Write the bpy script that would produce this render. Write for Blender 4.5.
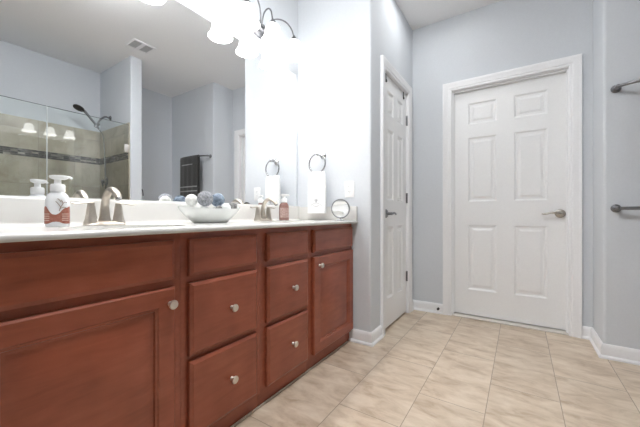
import bpy, bmesh, math, random
from math import sin, cos, pi, radians as R
from mathutils import Vector, Matrix, noise

S = bpy.context.scene
for o in list(bpy.data.objects): bpy.data.objects.remove(o)
COL = S.collection

# ---------------------------------------------------------------- camera
cam = bpy.data.cameras.new('camera'); cam.sensor_width = 36; cam.lens = 302.935/640*36
cam.shift_y = 0.001; cam.clip_start = .02
co = bpy.data.objects.new('camera', cam); COL.objects.link(co)
co.location = (0, 0, .921); co.rotation_euler = (R(90), 0, R(33.454-90))
S.camera = co
# ---------------------------------------------------------------- world, exposure, light levels
wd = bpy.data.worlds.new('world'); S.world = wd; wd.use_nodes = True
wd.node_tree.nodes['Background'].inputs[0].default_value = (.6, .7, .8, 1)
wd.node_tree.nodes['Background'].inputs[1].default_value = .05
S.view_settings.view_transform = 'Standard'; S.view_settings.look = 'None'
S.view_settings.exposure = 0.75; S.view_settings.gamma = 1.0; S.view_settings.use_curve_mapping = False
S.cycles.use_denoising = True
S.cycles.max_bounces = 14; S.cycles.diffuse_bounces = 6; S.cycles.glossy_bounces = 8
S.cycles.transparent_max_bounces = 16
SHADE_LIGHT = 3.2      # frosted lamp shades of the two vanity lights
DOME_FILL = 55.0     # added dome above the frame, general fill for the room
DISC_FILL = 37.0   # added disc above the frame, fill for the door side
BULB_LIGHT = 2.3       # watts of each bulb inside the shades

# ---------------------------------------------------------------- measured places
D = 1.519      # mirror wall
XE = 1.973     # wall at the end of the vanity
YK = .875      # closet wall
XD = 2.96      # wall with the door
YS = -.446     # short return beside the door
XT = 2.631     # wall with towel bars
YQ = -1.44     # back wall
H = 2.713
WX0, WX1, WY = 1.677, 1.800, -.645   # wing wall of the shower
XL = -1.7
ZC = .876

# ---------------------------------------------------------------- material helpers
def mat(name, color=(.8,.8,.8), rough=.5, metal=0, **kw):
    m = bpy.data.materials.new(name); m.use_nodes = True
    b = m.node_tree.nodes['Principled BSDF']
    b.inputs['Base Color'].default_value = (*color, 1); b.inputs['Roughness'].default_value = rough
    b.inputs['Metallic'].default_value = metal
    for k, v in kw.items(): b.inputs[k.replace('_', ' ')].default_value = v
    return m
def nodes(m): return m.node_tree.nodes, m.node_tree.links, m.node_tree.nodes['Principled BSDF']
def add(N, t, **kw):
    n = N.new(t)
    for k, v in kw.items(): setattr(n, k, v)
    return n
def ramp(N, stops):
    r = N.new('ShaderNodeValToRGB'); e = r.color_ramp.elements
    while len(e) < len(stops): e.new(.5)
    for el, (p, c) in zip(e, stops): el.position = p; el.color = (*c, 1)
    return r
def speckle(m, c1, c2, scale, bump=0, detail=4, vec='Object', stretch=None, dist=.002):
    N, L, b = nodes(m)
    tc = add(N, 'ShaderNodeTexCoord'); nz = add(N, 'ShaderNodeTexNoise')
    nz.inputs['Scale'].default_value = scale; nz.inputs['Detail'].default_value = detail
    src = tc.outputs[vec]
    if stretch:
        mp = add(N, 'ShaderNodeMapping'); mp.inputs['Scale'].default_value = stretch
        L.new(src, mp.inputs['Vector']); src = mp.outputs[0]
    L.new(src, nz.inputs['Vector'])
    rp = ramp(N, [(.3, c1), (.7, c2)]); L.new(nz.outputs[0], rp.inputs[0]); L.new(rp.outputs[0], b.inputs['Base Color'])
    if bump:
        bp = add(N, 'ShaderNodeBump'); bp.inputs['Strength'].default_value = bump; bp.inputs['Distance'].default_value = dist
        L.new(nz.outputs[0], bp.inputs['Height']); L.new(bp.outputs[0], b.inputs['Normal'])
    return m
def paint(name, c, rough=.75, bump=.06):
    return speckle(mat(name, c, rough), tuple(x*.985 for x in c), tuple(min(1, x*1.015) for x in c), 90, bump, 2, dist=.001)

WALL = paint('blue_grey_paint', (.655, .68, .71))
CEIL = paint('ceiling_paint', (.90, .90, .90), .9)
TRIM = paint('white_trim_paint', (.90, .90, .91), .35, .02)
DOOR = paint('white_door_paint', (.90, .90, .90), .4, .03)
COUNTER = speckle(mat('cultured_marble', (.85,.83,.81), .16, 0), (.66,.645,.615), (.71,.70,.675), 5, 0)
NICKEL = speckle(mat('brushed_nickel', (.72,.68,.63), .34, 1), (.70,.66,.61), (.76,.72,.67), 60)
FAUCET = speckle(mat('faucet_nickel', (.53,.48,.42), .38, 1), (.51,.46,.40), (.56,.51,.45), 60)
CHROME = speckle(mat('satin_chrome', (.5,.5,.51), .2, 1), (.48,.48,.49), (.54,.54,.55), 60)
ARMM = speckle(mat('grey_nickel', (.2,.2,.21), .35, 1), (.19,.19,.20), (.23,.23,.24), 60)
DARKMETAL = speckle(mat('dark_metal', (.12,.12,.13), .3, 1), (.11,.11,.12), (.15,.15,.16), 60)
PEWTER = speckle(mat('pewter_metal', (.25,.25,.26), .3, 1), (.23,.23,.24), (.28,.28,.29), 60)
BLACK = speckle(mat('black_plastic', (.02,.02,.022), .4), (.018,.018,.02), (.03,.03,.033), 50)
WHITEP = speckle(mat('white_plastic', (.85,.85,.85), .3), (.84,.84,.84), (.88,.88,.88), 20)
CERAM = speckle(mat('white_ceramic', (.80,.82,.81), .15), (.79,.81,.80), (.83,.845,.835), 12)
SLOT = mat('slot_shadow_grey', (.18,.18,.18), .6)
GRILLE = speckle(mat('grey_grille', (.55,.55,.55), .6), (.53,.53,.53), (.58,.58,.58), 40)
MIRROR = mat('silver_mirror', (.93,.94,.945), 0.0, 1)
HIDDEN = mat('closet_shade_panel', (.03,.03,.03), .9)

def wood():
    m = mat('cherry_stain', (.2,.06,.03), .33); N, L, b = nodes(m)
    tc = add(N, 'ShaderNodeTexCoord')
    mp = add(N, 'ShaderNodeMapping'); mp.inputs['Scale'].default_value = (2.0, 12, 14); L.new(tc.outputs['Object'], mp.inputs['Vector'])
    n1 = add(N, 'ShaderNodeTexNoise'); n1.inputs['Scale'].default_value = 3.0; n1.inputs['Detail'].default_value = 8; n1.inputs['Distortion'].default_value = .6
    L.new(mp.outputs[0], n1.inputs['Vector'])
    n2 = add(N, 'ShaderNodeTexNoise'); n2.inputs['Scale'].default_value = 6.0; n2.inputs['Detail'].default_value = 3
    L.new(tc.outputs['Object'], n2.inputs['Vector'])
    mx = add(N, 'ShaderNodeMath', operation='MULTIPLY_ADD'); mx.inputs[1].default_value = .45
    L.new(n1.outputs[0], mx.inputs[0])
    m2 = add(N, 'ShaderNodeMath', operation='MULTIPLY'); m2.inputs[1].default_value = .55; L.new(n2.outputs[0], m2.inputs[0]); L.new(m2.outputs[0], mx.inputs[2])
    rp = ramp(N, [(.34, (.24,.058,.027)), (.5, (.31,.078,.038)), (.66, (.37,.10,.05))])
    L.new(mx.outputs[0], rp.inputs[0]); L.new(rp.outputs[0], b.inputs['Base Color'])
    b.inputs['Coat Weight'].default_value = .15; b.inputs['Coat Roughness'].default_value = .25
    return m
WOOD = wood()

def tile_mat(name, px, py, ox, oy, axes, cols, grout, gw, rough, veins, var=.1, stagger=0):
    """square tiles on world coordinates: axes picks the two world axes the joints run on"""
    m = mat(name, cols[1], rough); N, L, b = nodes(m)
    g = add(N, 'ShaderNodeNewGeometry'); sp = add(N, 'ShaderNodeSeparateXYZ'); L.new(g.outputs['Position'], sp.inputs[0])
    def cell(out, p, o):
        a = add(N, 'ShaderNodeMath', operation='SUBTRACT'); L.new(out, a.inputs[0]); a.inputs[1].default_value = o
        d = add(N, 'ShaderNodeMath', operation='DIVIDE'); L.new(a.outputs[0], d.inputs[0]); d.inputs[1].default_value = p
        fl = add(N, 'ShaderNodeMath', operation='FLOOR'); L.new(d.outputs[0], fl.inputs[0])
        fr = add(N, 'ShaderNodeMath', operation='FRACT'); L.new(d.outputs[0], fr.inputs[0])
        c = add(N, 'ShaderNodeMath', operation='SUBTRACT'); L.new(fr.outputs[0], c.inputs[0]); c.inputs[1].default_value = .5
        ab = add(N, 'ShaderNodeMath', operation='ABSOLUTE'); L.new(c.outputs[0], ab.inputs[0])
        gt = add(N, 'ShaderNodeMath', operation='GREATER_THAN'); L.new(ab.outputs[0], gt.inputs[0]); gt.inputs[1].default_value = .5-gw/p/2
        return fl.outputs[0], gt.outputs[0]
    f2, g2 = cell(sp.outputs[axes[1]], py, oy); src = sp.outputs[axes[0]]
    if stagger:
        md = add(N, 'ShaderNodeMath', operation='PINGPONG'); L.new(f2, md.inputs[0]); md.inputs[1].default_value = 1
        sh = add(N, 'ShaderNodeMath', operation='MULTIPLY_ADD'); L.new(md.outputs[0], sh.inputs[0]); sh.inputs[1].default_value = stagger; L.new(src, sh.inputs[2]); src = sh.outputs[0]
    f1, g1 = cell(src, px, ox)
    gm = add(N, 'ShaderNodeMath', operation='MAXIMUM'); L.new(g1, gm.inputs[0]); L.new(g2, gm.inputs[1])
    cb = add(N, 'ShaderNodeCombineXYZ'); L.new(f1, cb.inputs[0]); L.new(f2, cb.inputs[1])
    wn = add(N, 'ShaderNodeTexWhiteNoise', noise_dimensions='3D'); L.new(cb.outputs[0], wn.inputs['Vector'])
    off = add(N, 'ShaderNodeVectorMath', operation='SCALE'); L.new(wn.outputs['Color'], off.inputs[0]); off.inputs['Scale'].default_value = 9
    ad = add(N, 'ShaderNodeVectorMath', operation='ADD'); L.new(g.outputs['Position'], ad.inputs[0]); L.new(off.outputs[0], ad.inputs[1])
    mp = add(N, 'ShaderNodeMapping'); mp.inputs['Rotation'].default_value = veins[0]; mp.inputs['Scale'].default_value = veins[1]
    L.new(ad.outputs[0], mp.inputs['Vector'])
    nz = add(N, 'ShaderNodeTexNoise'); nz.inputs['Scale'].default_value = veins[2]; nz.inputs['Detail'].default_value = 9
    nz.inputs['Roughness'].default_value = .62; nz.inputs['Distortion'].default_value = .45
    L.new(mp.outputs[0], nz.inputs['Vector'])
    rp = ramp(N, [(.30, cols[0]), (.5, cols[1]), (.68, cols[2])]); L.new(nz.outputs[0], rp.inputs[0])
    hv = add(N, 'ShaderNodeHueSaturation'); L.new(rp.outputs[0], hv.inputs['Color'])
    mr = add(N, 'ShaderNodeMapRange'); L.new(wn.outputs['Value'], mr.inputs['Value']); mr.inputs['To Min'].default_value = 1-var; mr.inputs['To Max'].default_value = 1+var
    L.new(mr.outputs[0], hv.inputs['Value'])
    mx = add(N, 'ShaderNodeMix', data_type='RGBA'); L.new(gm.outputs[0], mx.inputs['Factor']); L.new(hv.outputs[0], mx.inputs[6]); mx.inputs[7].default_value = (*grout, 1)
    L.new(mx.outputs[2], b.inputs['Base Color'])
    iv = add(N, 'ShaderNodeMath', operation='SUBTRACT'); iv.inputs[0].default_value = 1; L.new(gm.outputs[0], iv.inputs[1])
    h2 = add(N, 'ShaderNodeMath', operation='MULTIPLY_ADD'); L.new(nz.outputs[0], h2.inputs[0]); h2.inputs[1].default_value = .25; L.new(iv.outputs[0], h2.inputs[2])
    bp = add(N, 'ShaderNodeBump'); bp.inputs['Strength'].default_value = .25; bp.inputs['Distance'].default_value = .002
    L.new(h2.outputs[0], bp.inputs['Height']); L.new(bp.outputs[0], b.inputs['Normal'])
    return m
FLOOR = tile_mat('beige_stone_tile', .604, .299, 1.582, .135, (0,1),
                 ((.44,.325,.225), (.62,.505,.385), (.72,.615,.495)), (.33,.255,.19), .0036, .42, ((0,0,R(-20)), (2.2,.9,1), 6.5), .04, .302)
SHB = tile_mat('shower_tile_back', .33, .295, .42, 1.255, (0,2), ((.33,.28,.205), (.45,.40,.305), (.56,.50,.40)), (.33,.29,.23), .005, .35, ((0,0,0),(1,1,1),4), .06)
SHS = tile_mat('shower_tile_side', .33, .295, -1.10, 1.255, (1,2), ((.33,.28,.205), (.45,.40,.305), (.56,.50,.40)), (.33,.29,.23), .005, .35, ((0,0,0),(1,1,1),4), .06)
MOSB = tile_mat('mosaic_band_back', .055, .02, .42, 1.545, (0,2), ((.02,.016,.013), (.07,.06,.05), (.42,.38,.32)), (.22,.2,.17), .002, .25, ((0,0,0),(1,1,1),2.0), .5)
MOSS = tile_mat('mosaic_band_side', .055, .02, -1.10, 1.545, (1,2), ((.02,.016,.013), (.07,.06,.05), (.42,.38,.32)), (.22,.2,.17), .002, .25, ((0,0,0),(1,1,1),2.0), .5)

def glass_mat():
    m = bpy.data.materials.new('clear_glass'); m.use_nodes = True; N = m.node_tree.nodes; L = m.node_tree.links
    N.remove(N['Principled BSDF']); out = N['Material Output']
    t = add(N, 'ShaderNodeBsdfTransparent'); t.inputs[0].default_value = (.965,.985,.975,1)
    gl = add(N, 'ShaderNodeBsdfGlossy'); gl.inputs['Roughness'].default_value = 0.0; gl.inputs[0].default_value = (1,1,1,1)
    fr = add(N, 'ShaderNodeFresnel'); fr.inputs[0].default_value = 1.5
    mx = add(N, 'ShaderNodeMixShader'); L.new(fr.outputs[0], mx.inputs[0]); L.new(t.outputs[0], mx.inputs[1]); L.new(gl.outputs[0], mx.inputs[2])
    L.new(mx.outputs[0], out.inputs[0]); return m
GLASS = glass_mat()
def emit(name, color, strength):
    m = mat(name, (.9,.9,.9), .3); N, L, b = nodes(m)
    b.inputs['Emission Color'].default_value = (*color, 1); b.inputs['Emission Strength'].default_value = strength
    return m
SHADEM = emit('lit_frosted_glass', (1, .985, .97), SHADE_LIGHT)
DISC = emit('fill_disc_glow', (.97, .985, 1), DISC_FILL)
DOME = emit('fill_dome_glow', (.95, .975, 1), DOME_FILL)
def cloth(name, c1, c2, scale=160, bump=.5):
    m = speckle(mat(name, c1, .95), c1, c2, scale, bump, 3, dist=.003)
    m.node_tree.nodes['Principled BSDF'].inputs['Sheen Weight'].default_value = .25
    return m
WTOWEL = cloth('white_terry', (.82,.82,.82), (.90,.90,.90))
DTOWEL = cloth('charcoal_terry', (.042,.041,.039), (.075,.072,.068), 110)
STRIPE = cloth('grey_stripe_weave', (.30,.30,.29), (.42,.42,.41))
MOTIF = cloth('grey_embroidery', (.42,.42,.43), (.55,.55,.56))
BALLW = cloth('cream_yarn', (.70,.69,.66), (.86,.85,.82), 90, 1.0)
BALLG = cloth('grey_yarn', (.14,.145,.16), (.42,.43,.46), 95, 1.0)
BALLB = speckle(mat('slate_blue_rattan', (.1,.13,.18), .7), (.10,.135,.19), (.36,.43,.52), 45, .3)
BALLD = cloth('dark_taupe_yarn', (.10,.10,.10), (.30,.29,.28), 100, 1.0)
SOAPW = mat('milky_bottle', (.84,.85,.87), .2)
SOAPW = speckle(SOAPW, (.83,.84,.86), (.87,.88,.90), 20)
LABELR = speckle(mat('terracotta_label', (.32,.11,.075), .4), (.26,.075,.05), (.42,.17,.12), 120, 0, 5)
LABELL = speckle(mat('pale_label_lines', (.62,.45,.38), .5), (.58,.42,.35), (.66,.5,.43), 60)
TWIG = speckle(mat('brown_twig_print', (.25,.17,.12), .5), (.2,.13,.09), (.35,.26,.2), 60)
PINK = speckle(mat('rosy_soap_bottle', (.42,.24,.21), .18), (.24,.125,.105), (.33,.19,.165), 25)
PINKL = speckle(mat('rosy_soap_label', (.60,.42,.38), .4), (.28,.16,.14), (.52,.38,.34), 130)

# ---------------------------------------------------------------- mesh helpers
ORG = {}
def finish(name, bm, m, root=None, loc=(0,0,0), smooth=40, parent=None):
    bmesh.ops.remove_doubles(bm, verts=bm.verts, dist=1e-6)
    bmesh.ops.recalc_face_normals(bm, faces=bm.faces)
    org = Vector(ORG[(parent or root).name]) if (parent or root) else Vector(loc)
    bmesh.ops.translate(bm, verts=bm.verts, vec=-org)
    me = bpy.data.meshes.new(name); bm.to_mesh(me); bm.free()
    for ml in (m if isinstance(m, (list, tuple)) else [m]): me.materials.append(ml)
    me.polygons.foreach_set('use_smooth', [True]*len(me.polygons)); me.set_sharp_from_angle(angle=R(smooth))
    o = bpy.data.objects.new(name, me); COL.objects.link(o)
    if parent or root:
        o.parent = parent or root; ORG[o.name] = tuple(org)
    else:
        o.location = loc; ORG[o.name] = tuple(loc)
    return o
def thing(name, label, cat, loc, group=None):
    o = bpy.data.objects.new(name, None); COL.objects.link(o); o.location = loc; o.empty_display_size = .05
    ORG[o.name] = tuple(loc); tag(o, label, cat, group); return o
def tag(o, label, cat, group=None):
    o['label'] = label; o['category'] = cat
    if group: o['group'] = group
    return o
def part(name, bm, m, parent, label=None, smooth=40):
    o = finish(name, bm, m, parent=parent, smooth=smooth)
    if label: o['label'] = label
    return o
def struct(name, bm, m, label=None, smooth=40):
    o = finish(name, bm, m, smooth=smooth); o['kind'] = 'structure'
    o['label'] = label or name.replace('_', ' '); o['category'] = name.split('_')[0]
    return o
def box(bm, x0, x1, y0, y1, z0, z1, bev=0, seg=2):
    r = bmesh.ops.create_cube(bm, size=1)
    M = Matrix.Translation(((x0+x1)/2, (y0+y1)/2, (z0+z1)/2)) @ Matrix.Diagonal((abs(x1-x0), abs(y1-y0), abs(z1-z0), 1))
    bmesh.ops.transform(bm, matrix=M, verts=r['verts'])
    if bev:
        ed = list({e for v in r['verts'] for e in v.link_edges})
        bmesh.ops.bevel(bm, geom=ed, offset=bev, segments=seg, profile=.5, affect='EDGES')
def B(*a, **k):
    bm = bmesh.new(); box(bm, *a, **k); return bm
def loft(bm, rings, cap=True, closed=True):
    vr = [[bm.verts.new(p) for p in r] for r in rings]; n = len(vr[0])
    for a, b in zip(vr, vr[1:]):
        for i in range(n if closed else n-1):
            bm.faces.new((a[i], a[(i+1) % n], b[(i+1) % n], b[i]))
    if cap: bm.faces.new(list(reversed(vr[0]))); bm.faces.new(vr[-1])
    return vr
def lathe(bm, prof, M=Matrix(), seg=28, sx=1, sy=1, cap=True):
    loft(bm, [[M @ Vector((max(r, 1e-5)*cos(2*pi*i/seg)*sx, max(r, 1e-5)*sin(2*pi*i/seg)*sy, z)) for i in range(seg)] for r, z in prof], cap)
def crom(pts, n=6):
    P = [Vector(p) for p in pts]; out = []
    for i in range(len(P)-1):
        a = P[i-1] if i else P[0]*2-P[1]; b, c = P[i], P[i+1]; d = P[i+2] if i+2 < len(P) else P[-1]*2-P[-2]
        for k in range(n):
            t = k/n; out.append(.5*((2*b)+(c-a)*t+(2*a-5*b+4*c-d)*t*t+(3*b-a-3*c+d)*t**3))
    return out+[P[-1]]
def tube(bm, pts, r, seg=12, n=6, flat=1.0, closed=False, up=Vector((0,0,1))):
    """swept tube; r number or list (interpolated along the points); flat squashes along the frame's second axis"""
    P = crom(pts, n) if n > 1 else [Vector(p) for p in pts]; k = len(P)
    def rad(i):
        if not isinstance(r, (list, tuple)): return r
        t = i/(k-1)*(len(r)-1); a = int(min(t, len(r)-2)); return r[a]+(r[a+1]-r[a])*(t-a)
    rings = []; prev = None
    for i, p in enumerate(P):
        t = (P[min(i+1, k-1)]-P[max(i-1, 0)]).normalized()
        if prev is None:
            a = t.cross(up)
            if a.length < 1e-3: a = t.cross(Vector((1,0,0)))
        else: a = prev-t*prev.dot(t)
        a.normalize(); prev = a; b = t.cross(a)
        rings.append([p+rad(i)*(a*cos(2*pi*j/seg)+b*sin(2*pi*j/seg)*flat) for j in range(seg)])
    if closed: rings.append(rings[0]); loft(bm, rings, cap=False)
    else: loft(bm, rings)
def prism(bm, poly, z0, z1):
    loft(bm, [[(x, y, z0) for x, y in poly], [(x, y, z1) for x, y in poly]])
def axis(loc, d):
    """matrix taking +z to direction d at loc"""
    return Matrix.Translation(loc) @ Vector((0,0,1)).rotation_difference(Vector(d)).to_matrix().to_4x4()
def panel_slab(bm, w, h, t, panels, rings, frame, edge=None):
    """slab w x h x t in (u,v); front carries moulded panels. frame(u,v,depth)->world, depth 0 = front, grows into slab"""
    us = sorted({0, w} | {p[0] for p in panels} | {p[1] for p in panels}); vs = sorted({0, h} | {p[2] for p in panels} | {p[3] for p in panels})
    e, ed = edge or (0, 0)
    if edge: us[0], us[-1], vs[0], vs[-1] = e, w-e, e, h-e
    cache = {}
    def V(u, v, d):
        k = (round(u, 5), round(v, 5), round(d, 5))
        if k not in cache: cache[k] = bm.verts.new(frame(u, v, d))
        return cache[k]
    ps = {(round(p[0], 5), round(p[2], 5)) for p in panels}
    for a, b in zip(us, us[1:]):
        for c, d in zip(vs, vs[1:]):
            if any(a >= p[0]-1e-6 and b <= p[1]+1e-6 and c >= p[2]-1e-6 and d <= p[3]+1e-6 for p in panels): continue
            bm.faces.new((V(a,c,0), V(b,c,0), V(b,d,0), V(a,d,0)))
    for p in panels:
        # outline with all grid points on it so that the mesh stays closed
        cu = [u for u in us if p[0]-1e-6 <= u <= p[1]+1e-6]; cv = [v for v in vs if p[2]-1e-6 <= v <= p[3]+1e-6]
        prev = None; R0 = [(0, 0)]+list(rings)
        for ins, dep in R0:
            q = [(p[0]+ins, p[2]+ins), (p[1]-ins, p[2]+ins), (p[1]-ins, p[3]-ins), (p[0]+ins, p[3]-ins)]
            cur = [V(u, v, dep) for u, v in q]
            if prev:
                for i in range(4): bm.faces.new((prev[i], prev[(i+1) % 4], cur[(i+1) % 4], cur[i]))
            prev = cur
        bm.faces.new(prev)
    q0 = [(us[0], vs[0]), (us[-1], vs[0]), (us[-1], vs[-1]), (us[0], vs[-1])]
    q1 = [(0, 0), (w, 0), (w, h), (0, h)]
    def outline():
        pts = [(u, vs[0]) for u in us]+[(us[-1], v) for v in vs[1:]]+[(u, vs[-1]) for u in reversed(us[:-1])]+[(us[0], v) for v in reversed(vs[1:-1])]
        return pts
    o = outline(); n = len(o)
    def grow(u, v):
        return (0 if u == us[0] else w if u == us[-1] else u, 0 if v == vs[0] else h if v == vs[-1] else v)
    r0 = [V(u, v, 0) for u, v in o]
    r1 = [V(*grow(u, v), ed) for u, v in o] if edge else r0
    r2 = [V(*grow(u, v), t) for u, v in o]
    for a, b in ((r0, r1), (r1, r2)):
        if a is b: continue
        for i in range(n): bm.faces.new((a[i], a[(i+1) % n], b[(i+1) % n], b[i]))
    bm.faces.new(r2)
def casing(bm, u0, u1, top, prof, frame):
    """mitred door casing: prof is a list of (offset outward, depth out of the wall)"""
    rings = []
    for kind in range(4):
        ring = []
        for o, d in prof:
            u = u0-o if kind < 2 else u1+o; v = 0 if kind in (0, 3) else top+o
            ring.append(frame(u, v, d))
        rings.append(ring)
    loft(bm, rings)
def base_run(bm, pts, prof):
    """baseboard along a polyline, profile (thickness to the right, height)"""
    P = [Vector((x, y)) for x, y in pts]; rings = []
    for i, p in enumerate(P):
        def rt(a, b): d = (b-a).normalized(); return Vector((d.y, -d.x))
        n1 = rt(P[i-1], p) if i else None; n2 = rt(p, P[i+1]) if i+1 < len(P) else None
        if n1 is None: m = n2
        elif n2 is None: m = n1
        else: m = (n1+n2)/(1+n1.dot(n2))
        rings.append([(p.x+m.x*t, p.y+m.y*t, z) for t, z in prof])
    loft(bm, rings)
def rounded(poly, which, r=.014, k=4):
    out = []; n = len(poly)
    for i, p in enumerate(poly):
        if i not in which: out.append(p); continue
        P = Vector(p); a = (Vector(poly[i-1])-P).normalized(); b = (Vector(poly[(i+1) % n])-P).normalized()
        c = P+(a+b)*r
        for j in range(k+1):
            t = j/k*pi/2; q = c-b*r*cos(t)-a*r*sin(t); out.append((q.x, q.y))
    return out

# ================================================================ ROOM SHELL
struct('floor', B(XL-.12, 3.08, YQ-.12, D+.12, -.1, 0), FLOOR, 'beige stone tile floor')
struct('ceiling', B(XL-.12, 3.08, YQ-.12, D+.12, H, H+.1), CEIL, 'plain off-white ceiling')
struct('wall_left', B(XL, XE, D, D+.12, 0, H), WALL, 'wall carrying the long mirror')
bm = bmesh.new(); prism(bm, rounded([(XE, YK), (XE+.1, YK), (XE+.1, D+.12), (XE, D+.12)], {0}), 0, H)
struct('wall_left_end', bm, WALL, 'bright wall at the end of the vanity with the towel ring')
KL, KR, KT = 2.222, 2.800, 2.035
bm = bmesh.new(); box(bm, XE+.1, KL-.012, YK, YK+.12, 0, H); box(bm, KL-.012, KR+.012, YK, YK+.12, KT+.012, H); box(bm, KR+.012, XD+.12, YK, YK+.12, 0, H)
struct('wall_left_closet', bm, WALL, 'wall around the narrow closet door')
DL, DR, DT = .517, -.307, 2.035
bm = bmesh.new(); box(bm, XD, XD+.12, DL+.012, YK, 0, H); box(bm, XD, XD+.12, DR-.012, DL+.012, DT+.012, H); box(bm, XD, XD+.12, YS, DR-.012, 0, H)
struct('wall_far', bm, WALL, 'far wall around the wide white door')
bm = bmesh.new(); prism(bm, rounded([(XT, YS), (XT, YQ), (XT+.1, YQ), (XT+.1, YS-.1), (XD+.12, YS-.1), (XD+.12, YS)], {0}, .018), 0, H)
struct('wall_right', bm, WALL, 'wall carrying the two towel bars')
struct('wall_back', B(XL, XT+.1, YQ-.12, YQ, 0, H), WALL, 'back wall seen in the mirror')
bm = bmesh.new(); prism(bm, rounded([(WX0, WY), (WX0, YQ), (WX1, YQ), (WX1, WY)], {0, 3}, .012), 0, H)
struct('wall_shower_wing', bm, WALL, 'narrow wing wall beside the shower')
struct('wall_shower_near', B(-.10, .02, YQ, WY, 0, H), WALL, 'wall at the near end of the shower')
struct('wall_behind', B(XL-.12, XL, YQ, D, 0, H), WALL, 'plain wall behind the camera')

# shower tile
TT = 1.96
bm = B(.02, WX0, YQ, YQ+.01, .06, TT); struct('trim_1', bm, SHB, 'beige shower tile on the back wall')
bm = B(WX0-.01, WX0, YQ+.01, WY-.035, .06, TT); struct('trim_2', bm, SHS, 'beige shower tile on the wing wall')
struct('trim_3', B(.02, WX0-.01, YQ+.01, YQ+.012, 1.545, 1.625), MOSB, 'dark mosaic band across the shower back wall')
struct('trim_4', B(WX0-.012, WX0-.01, YQ+.012, WY-.035, 1.545, 1.625), MOSS, 'dark mosaic band across the shower side wall')
struct('trim_5', B(.02, WX0, YQ, WY+.0, 0, .06), CERAM, 'white shower base')
struct('trim_6', B(.02, WX0, WY-.09, WY, .06, .11, bev=.008), CERAM, 'raised shower curb')
struct('trim_7', B(WX0-.012, WX0, WY-.035, WY-.02, .11, TT, bev=.003), SHS, 'narrow tile edge strip beside the wing wall')

# door casings, jambs, thresholds
CP = [(0, 0), (0, .010), (.006, .013), (.020, .013), (.026, .017), (.060, .019), (.070, .023), (.082, .023), (.084, .018), (.084, 0)]
CP = [(o*.88, d) for o, d in CP]
fd = lambda u, v, d: Vector((XD-d, u, v))
bm = bmesh.new(); casing(bm, DR-.003, DL+.003, DT+.003, CP, fd); struct('trim_8', bm, TRIM, 'white casing of the wide door', 25)
bm = bmesh.new()
box(bm, XD, XD+.12, DL, DL+.012, 0, DT); box(bm, XD, XD+.12, DR-.012, DR, 0, DT); box(bm, XD, XD+.12, DR-.012, DL+.012, DT, DT+.012)
box(bm, XD+.022, XD+.053, DL-.011, DL, 0, DT-.011); box(bm, XD+.022, XD+.053, DR, DR+.011, 0, DT-.011); box(bm, XD+.022, XD+.053, DR, DL, DT-.011, DT)
struct('trim_9', bm, TRIM, 'white jamb of the wide door', 25)
struct('trim_10', B(XD-.012, XD+.115, DR, DL, 0, .012, bev=.004), mat('cream_threshold', (.72,.68,.62), .4), 'cream threshold under the wide door')
fk = lambda u, v, d: Vector((u, YK-d, v))
CPK = CP
bm = bmesh.new(); casing(bm, KL-.003, KR+.003, KT+.003, CPK, fk); struct('trim_11', bm, TRIM, 'white casing of the closet door', 25)
bm = bmesh.new()
box(bm, KL-.012, KL, YK, YK+.12, 0, KT); box(bm, KR, KR+.012, YK, YK+.12, 0, KT); box(bm, KL-.012, KR+.012, YK, YK+.12, KT, KT+.012)
struct('trim_12', bm, TRIM, 'white jamb of the closet door', 25)
struct('trim_13', B(KL, KR, YK+.07, YK+.115, 0, KT), HIDDEN, 'dark panel painted as the shade behind the narrow door')  # near-black panel stands in for the darkness in the door gaps
# baseboards
BP = [(0, 0), (.024, 0), (.024, .010), (.018, .018), (.0135, .020), (.0135, .068), (.010, .080), (.006, .088), (.004, .090), (0, .090)]
bm = bmesh.new(); base_run(bm, [(XE, 1.040), (XE, YK), (KL-.077, YK)], BP); struct('baseboard_left', bm, TRIM, 'white baseboard at the corner beside the vanity', 25)
bm = bmesh.new(); base_run(bm, [(KR+.077, YK), (XD, YK), (XD, DL+.077)], BP); struct('baseboard_far', bm, TRIM, 'white baseboard between the two doors', 25)
bm = bmesh.new(); base_run(bm, [(XD, DR-.077), (XD, YS), (XT, YS), (XT, YQ), (WX1, YQ), (WX1, WY), (WX0, WY)], BP); struct('baseboard_right', bm, TRIM, 'white baseboard along the towel bar wall', 25)

# ================================================================ DOORS
def six_panel(w, h, sx, mid, frame, t=.035):
    pw = (w-2*sx-mid)/2; ys = [.227, .813, 1.025, 1.605, 1.723, 1.917]; k = h/2.03
    pan = []
    for a in (sx, sx+pw+mid):
        for i in (0, 2, 4): pan.append((a, a+pw, ys[i]*k, ys[i+1]*k))
    bm = bmesh.new(); panel_slab(bm, w, h, t, pan, [(.006, .003), (.013, .009), (.030, .009), (.046, .003)], frame); return bm
def lever_set(door, frame, u, v, sgn, m):
    """rosette and curved lever; frame(u,v,out) with out>0 into the room"""
    o = Vector(frame(u, v, 0)); nrm = (Vector(frame(u, v, 1))-o)
    bm = bmesh.new(); M = axis(o, nrm)
    lathe(bm, [(.0, 0), (.034, 0), (.034, .006), (.031, .011), (.024, .014), (.012, .016), (.011, .045), (.013, .05), (.010, .058), (0, .059)], M, 26)
    h = part('door_handle', bm, m, door, 'satin metal lever handle')
    bm = bmesh.new()
    pts = [frame(u+sgn*a, v+b, c) for a, b, c in ((-.008,0,.052),(.02,.002,.054),(.05,.006,.054),(.08,.0,.052),(.105,-.004,.047),(.118,-.002,.043))]
    tube(bm, pts, [.009,.0095,.0085,.0075,.0068,.005], 10, 5); part('lever', bm, m, h)
fdoor = lambda u, v, d: Vector((XD+.055+d, DL-.003-u, .020+v))
d1 = struct('door_1', six_panel(DL-DR-.006, 2.008, .122, .126, fdoor), DOOR, 'wide white six panel door', 20); d1['category'] = 'door'
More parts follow.
